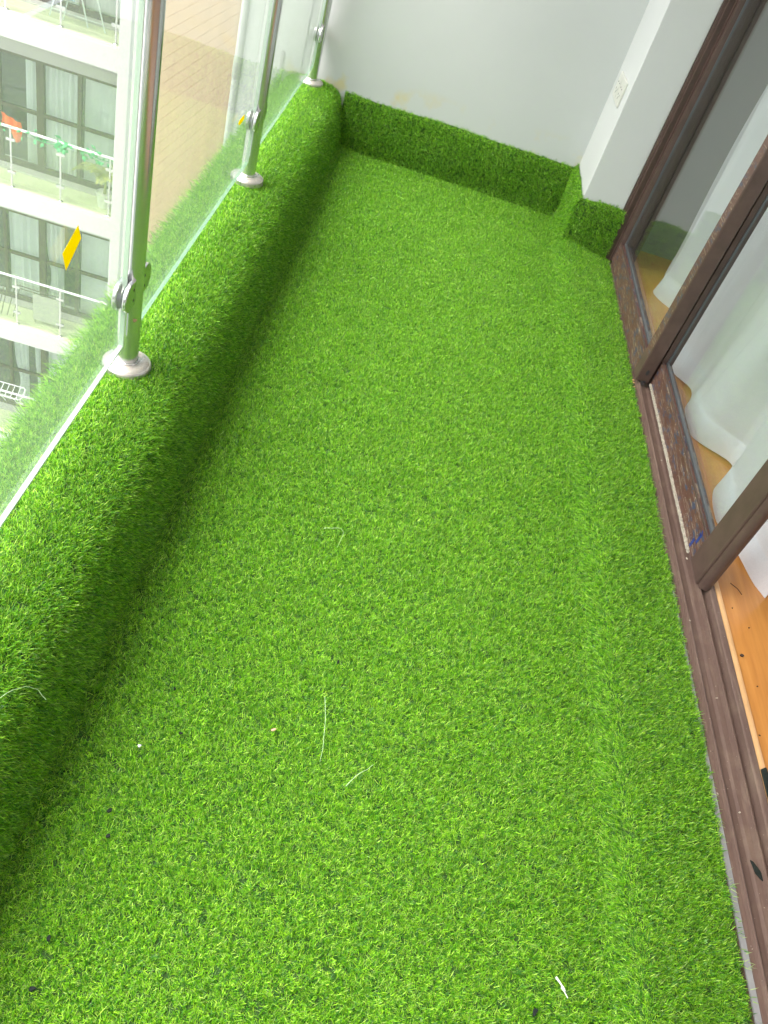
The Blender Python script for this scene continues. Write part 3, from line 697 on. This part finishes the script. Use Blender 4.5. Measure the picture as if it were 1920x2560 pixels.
for i in range(9):
    y = [2.745, 2.735, 2.71, 1.05, 1.33, 1.02, 1.56, 2.30, 1.83][i]; x = [1.052, 1.054, 1.055, 1.062, 1.118, 1.112, 1.077, 1.110, 1.121][i]
    z = [0.022, 0.018, 0.016, 0.0140, 0.0092, 0.0088, 0.0245, 0.0062, 0.0092][i]
    chip('plaster_flake', (x, y, z), [0.0035, 0.003, 0.0025, 0.002, 0.0022, 0.0022, 0.0022, 0.0030, 0.003][i], M_nosing if i < 3 else M_pile, 'tiny pale plaster flake in the door track, '+['largest below the far stile', 'second below the far stile', 'small one just before the far door stile', 'beside the grey underlay strip', 'on the inner groove above the rubber scrap', 'just above the leaf shaped rubber scrap', 'on the ridge before the near door stile', 'beside the pale pile strip', 'at the foot of the near door stile'][i], 'flake', 80+i, 'plaster flakes in the door track', r.random()*3, 1.8, 0.0015)
bs = MB().prism([(1.0475, 0.3), (1.0475, 1.7), (1.054, 1.7), (1.058, 1.35), (1.0605, 0.9), (1.061, 0.3)], 'z', 0.0085, 0.0125).build('turf_underlay', M_steelgrey)
tag(bs, 'thin grey underlay strip showing between the turf edge and brown track', 'underlay strip')

# ------------------------------------------------------------------ the block across the courtyard
YF, YWIN = 14.04, 14.94
FL = [-0.26, -3.16, -6.056, -8.95, -11.85]
XR_, XL_ = -4.58, -9.6
bd = thing('apartment_block', 'white apartment block with recessed glass balconies seen through the railing', 'building', None, ((XR_+XL_)/2, YF, -14.0))
ox, oy, oz = bd.location
def bbox(x0, x1, y0, y1, z0, z1): return (x0-ox, x1-ox, y0-oy, y1-oy, z0-oz, z1-oz)
MB().box(*bbox(-4.77, XR_, YF-0.03, YF+0.42, -14, 5)).build('column', M_fac, bd, bevel=0.01)
MB().box(*bbox(XL_-0.2, XL_, YF-0.03, YF+0.42, -14, 5)).build('column', M_fac, bd, bevel=0.01)
for z in FL:
    MB().box(*bbox(XL_, -4.771, YF, YWIN+0.3, z-0.38, z-0.012)).build('balcony_slab', M_fac, bd, bevel=0.008)
    MB().box(*bbox(XL_, -4.771, YF+0.006, YWIN-0.2, z-0.0119, z)).build('balcony_floor', M_ftile, bd)
    MB().box(*bbox(XL_, -4.771, YWIN-0.1995, YWIN+0.3, z-0.0119, z+0.03)).build('door_step', M_facgrey, bd, bevel=0.005)
    MB().box(*bbox(XL_, -4.771, YWIN-0.02, YWIN+0.3, z+2.0, z+2.9-0.3801)).build('lintel', M_facgrey, bd)
    MB().box(*bbox(-4.86, -4.771, YWIN-0.02, YWIN+0.3, z+0.0301, z+1.9999)).build('side_wall', M_facgrey, bd)
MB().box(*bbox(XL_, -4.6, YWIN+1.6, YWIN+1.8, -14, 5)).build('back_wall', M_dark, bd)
MB().box(*bbox(-4.771, -4.60, YF+0.4201, YWIN+1.6, -14, 5)).build('flank_wall', M_facgrey, bd)
fx = [-4.86, -5.72, -6.42, -7.15, -7.85, -8.55, -9.25]
for z in FL[:]:
    for i in range(6):
        a, b = fx[i+1], fx[i]
        w0 = 0.035; fz0 = z+0.0302; fz1 = z+1.9995
        f = MB(); f.box(*bbox(a, a+w0+(0.03 if i == 1 else 0), YWIN, YWIN+0.06, fz0, fz1)); f.box(*bbox(b-w0-(0.03 if i == 2 else 0), b-0.0005, YWIN, YWIN+0.06, fz0, fz1))
        f.box(*bbox(a+w0, b-w0, YWIN+0.002, YWIN+0.058, fz0, fz0+0.10)); f.box(*bbox(a+w0, b-w0, YWIN+0.002, YWIN+0.058, fz1-0.05, fz1))
        f.box(*bbox(a+w0, b-w0, YWIN+0.004, YWIN+0.056, z+1.05, z+1.11))
        wn = f.build('window', M_frame, bd)
        MB().box(*bbox(a+w0, b-w0, YWIN+0.026, YWIN+0.034, fz0+0.10, fz1-0.05)).build('pane', M_win_glass, wn)
# railings: one per storey, posts and clear panels
def facade_rail(z):
    rl = MB().tube([(XL_+0.01-ox, YF+0.10-oy, z+1.07-oz), (-4.79-ox, YF+0.10-oy, z+1.07-oz)], 0.024, 10).build('balcony_rail', M_pale, bd, smooth=True)
    x = -4.86
    while x > XL_+0.05:
        p = MB().tube([(x-ox, YF+0.10-oy, z-oz+0.0), (x-ox, YF+0.10-oy, z+1.05-oz)], 0.019, 10)
        p.lathe([(0.045, 0), (0.045, 0.012), (0.03, 0.025)], (x-ox, YF+0.10-oy, z-oz), 14)
        for zz in (0.28, 0.86): p.box(x-0.075-ox, x+0.075-ox, YF+0.085-oy, YF+0.115-oy, z+zz-0.025-oz, z+zz+0.025-oz)
        p.build('rail_post', M_steel, rl, smooth=False)
        if x-0.84 > XL_: MB().box(*bbox(x-0.84, x-0.03, YF+0.095, YF+0.105, z+0.10, z+0.99)).build('rail_glass', M_bal_glass, rl)
        x -= 0.87
for z in FL[1:4]: facade_rail(z)
facade_rail(FL[4])

def far_curtain(x0, x1, z, label, folds=5, tie=None, y=YWIN+0.12):
    def fn(u, v):
        x = x0+(x1-x0)*u; zz = z+0.06+1.9*v
        if tie: 
            k = math.exp(-((v-0.35)/0.22)**2)*tie; x += (x1-x)*k if tie > 0 else -(x-x0)*(-k)
        return (x, y+0.035*math.sin(u*folds*6.283)+0.012*math.sin(u*folds*15+2), zz)
    o_ = MB().grid(fn, 40, 10).build('window_curtain', M_fcurtain, smooth=True)
    return tag(o_, label, 'curtain', 'white curtains in the windows across the courtyard')
f1, f2, f3, f4 = FL[1], FL[2], FL[3], FL[4]
far_curtain(-6.72, -6.46, f2, 'narrow white curtain beside the dark opening, behind the leafy balcony rail', 2)
far_curtain(-6.37, -5.77, f2, 'pleated white curtain in the middle window behind the leafy balcony rail', 5)
far_curtain(-5.67, -4.90, f2, 'smooth pale curtain by the column behind the palm balcony', 1)
far_curtain(-5.69, -4.90, f1, 'pale curtain behind the folding rack on the topmost visible balcony', 2)
far_curtain(-6.38, -5.76, f1, 'pale curtain beside the blue cloth on the topmost visible balcony', 3)
far_curtain(-7.12, -6.48, f3, 'white curtain at the picture edge on the balcony with the thin bars', 4)
far_curtain(-6.38, -6.02, f3, 'slim tied white curtain behind the yellow sticker', 3, 0.25)
far_curtain(-5.68, -4.90, f3, 'smooth white curtain by the column, just beside the yellow sticker', 1)
far_curtain(-7.12, -6.80, f4, 'white curtain drawn aside on the lowest visible balcony', 3, 0.35)
far_curtain(-6.66, -6.48, f4, 'thin tied white curtain on the lowest visible balcony above the wire rack', 2, 0.3)
far_curtain(-6.36, -5.76, f4, 'white curtain nearest the turf on the lowest visible balcony', 4)

# garland on the rail
gr = thing('leaf_garland', 'green plastic leaf garland wound along the far balcony rail', 'garland', None, (-5.75, YF+0.10, f2+1.07))
stem = MB(); stem.tube([(x, 0.02*math.sin(x*9), 0.02+0.05*math.sin(x*6)-0.05) for x in [-1.4+0.1*i for i in range(24)]], 0.006, 5).build('stem', M_leaf, gr)
lv = MB(); r = random.Random(12)
def leaf_quad(mb, c, L, w, d, nrm):
    d = Vector(d).normalized(); s_ = d.cross(Vector(nrm)).normalized(); c = Vector(c)
    mb.add([c, c+d*L*0.45+s_*w, c+d*L, c+d*L*0.45-s_*w, c+d*L*0.45+Vector(nrm)*0.012], [(0, 1, 4), (1, 2, 4), (2, 3, 4), (3, 0, 4)])
for xc, n_ in ((-1.0, 4), (-0.62, 4), (-0.42, 5), (-0.28, 4), (0.0, 26), (0.12, 10), (0.42, 7), (0.5, 5), (0.64, 6), (0.80, 5), (0.95, 8)):
    for k in range(n_):
        leaf_quad(lv, (xc+r.uniform(-.07, .07), r.uniform(-.05, .05), r.uniform(-.12, .06)), r.uniform(.07, .13), r.uniform(.022, .04), (r.uniform(-1, 1), r.uniform(-.5, .2), r.uniform(-1, .5)), (r.uniform(-.4, .4), -1, r.uniform(-.4, .4)))
o = lv.build('leaves', M_leaf, gr); o['kind'] = 'stuff'
# palm in a pot
pm = thing('potted_palm', 'yellowing potted palm in the balcony corner beside the white column', 'plant', None, (-5.05, YF+0.42, f2))
MB().lathe([(0, 0.0), (0.11, 0.0), (0.15, 0.24), (0.165, 0.26), (0.15, 0.27), (0.13, 0.25), (0, 0.24)], n=20).build('pot', M_pale, pm, smooth=True)
MB().tube([(0, 0, 0.24), (0.01, 0, 0.40), (0, 0.01, 0.52)], [0.03, 0.022, 0.015], 8).build('trunk', M_palm, pm)
r = random.Random(4)
for k in range(11):
    az = k*2.4; fr_ = MB(); L = r.uniform(0.45, 0.7); pr = Vector((0, 0, 0.5)); el = r.uniform(0.6, 1.3)
    pts = []
    for i in range(9):
        pts.append(pr.copy()); e = el-1.7*(i/8)**1.3
        pr = pr+Vector((math.cos(az)*math.cos(e), math.sin(az)*math.cos(e), math.sin(e)))*L/8
    fr_.tube(pts, 0.005, 4)
    for i in range(2, 9):
        d = (pts[i]-pts[i-1]).normalized(); s_ = d.cross(Vector((0, 0, 1))).normalized()
        for sg in (-1, 1):
            for q in (0, 0.5):
                c = pts[i-1].lerp(pts[i], q); leaf_quad(fr_, c, 0.20*(1-0.06*i), 0.011, d*0.8+s_*sg+Vector((0, 0, -0.35)), (0, 0, 1))
    fr_.build('frond', M_palm, pm)
# folding drying rack on the top balcony
dr = thing('drying_rack', 'pale folding clothes rack with crossed legs on the topmost visible balcony', 'drying rack', None, (-5.6, YF+0.46, f1))
for (xa, za, xb, zb) in ((-0.46, 0, -0.20, 0.95), (-0.24, 0.0, -0.02, 0.95), (0.16, 0.0, -0.10, 0.95), (0.44, 0.0, 0.14, 0.95)):
    MB().tube([(xa, 0, za), (xb, 0.02, zb)], 0.012, 8).build('leg', M_cyan, dr, smooth=True)
for yy in (-0.12, 0.0, 0.12): MB().tube([(-0.5, yy, 0.95), (0.45, yy, 0.95)], 0.009, 8).build('bar', M_cyan, dr, smooth=True)
MB().tube([(-0.42, -0.01, 0.12), (0.40, -0.01, 0.12)], 0.006, 6).build('brace', M_cyan, dr)
cl = MB().grid(lambda u, v: (-5.95+0.32*u, YF+0.44+0.02*math.sin(u*9)-0.05*(v > 0.5), f1+0.95-0.62*v), 16, 10).build('hanging_cloth', M_blueclo, smooth=True)
tag(cl, 'blue cloth hanging over the folding clothes rack', 'cloth')
# orange cloth
oc = MB().grid(lambda u, v: (-7.05+0.34*u+0.02*math.sin(v*4), YWIN-0.16+0.02*math.sin(u*14), f2+1.0-(0.16+0.22*(0.5+0.5*math.sin(u*5.2+3.6)))*v-0.10*u), 24, 10).build('orange_cloth', M_orange, smooth=True)
tag(oc, 'orange red cloth hanging at the dark window behind the far rail', 'cloth')
MB().tube([(-7.3, YWIN-0.16, f2+0.99), (-6.7, YWIN-0.16, f2+0.89)], 0.008, 6)
# third storey: thin leaning bars and a pale board
for i, (x, l) in enumerate(((-7.0, .62), (-6.92, .7), (-6.8, .6), (-6.68, .72))):
    tag(MB().tube([(x-0.10, YF+0.30, f3), (x+0.02, YF+0.42, f3+l)], 0.009, 6).build('leaning_bar', M_frame), 'thin dark bar leaning behind the far glass, '+['outermost of four', 'second of four from the picture edge', 'third of four from the picture edge', 'nearest the pale board'][i], 'bar', 'thin bars leaning on the far balcony')
bdn = thing('pale_board', 'pale grey board on dark bars behind the far balcony glass', 'board', None, (-6.1, YF+0.32, f3))
MB().box(-0.27, 0.27, -0.01, 0.01, 0.08, 0.66).build('panel', M_facgrey, bdn, bevel=0.004)
for dz in (0.70, 0.76): MB().tube([(-0.62, 0, dz), (0.32, 0, dz-0.02)], 0.010, 6).build('bar', M_frame, bdn)
for dx in (-0.24, 0.24): MB().tube([(dx, 0.014, 0), (dx, 0.014, 0.70)], 0.010, 6).build('leg', M_frame, bdn)
# wire rack clipped to the lowest rail
wr = thing('wire_rack', 'white wire rack hooked on the rail of the lowest visible balcony', 'rack', None, (-6.75, YF-0.08, f4+1.20))
MB().tube([(-0.5, -0.1, -0.02), (0.24, -0.1, -0.02), (0.29, -0.05, 0.0), (0.29, 0.14, 0.10), (0.24, 0.16, 0.12), (-0.5, 0.16, 0.12)], 0.011, 8).build('frame', M_pale, wr, smooth=True)
for i in range(6): MB().tube([(-0.42+0.12*i, -0.1, -0.02), (-0.42+0.12*i, 0.16, 0.12)], 0.007, 6).build('wire', M_pale, wr)
for i in range(3): MB().tube([(-0.4+0.26*i, -0.1, -0.02), (-0.4+0.26*i, 0.10, -0.30)], 0.007, 6).build('hook', M_pale, wr)

# tan tiled wall of the next wing
wl = thing('tan_wing', 'tan wing of the neighbouring block clad in long horizontal tile courses', 'building', None, (-4.655, 14.47, -14.0), -0.0735)
MB().box(-0.1, -0.012, 0, 16, 0, 19).build('wall', M_joint, wl)
cm = MB().box(-0.011, 0, 0.005, 16, 0.004, 0.216)
first = cm.build('tile_course', M_beige, wl)
for k in range(1, 86):
    c = first.copy(); COL.objects.link(c); c.parent = wl; c.location = (0, 0, 0.22*k)
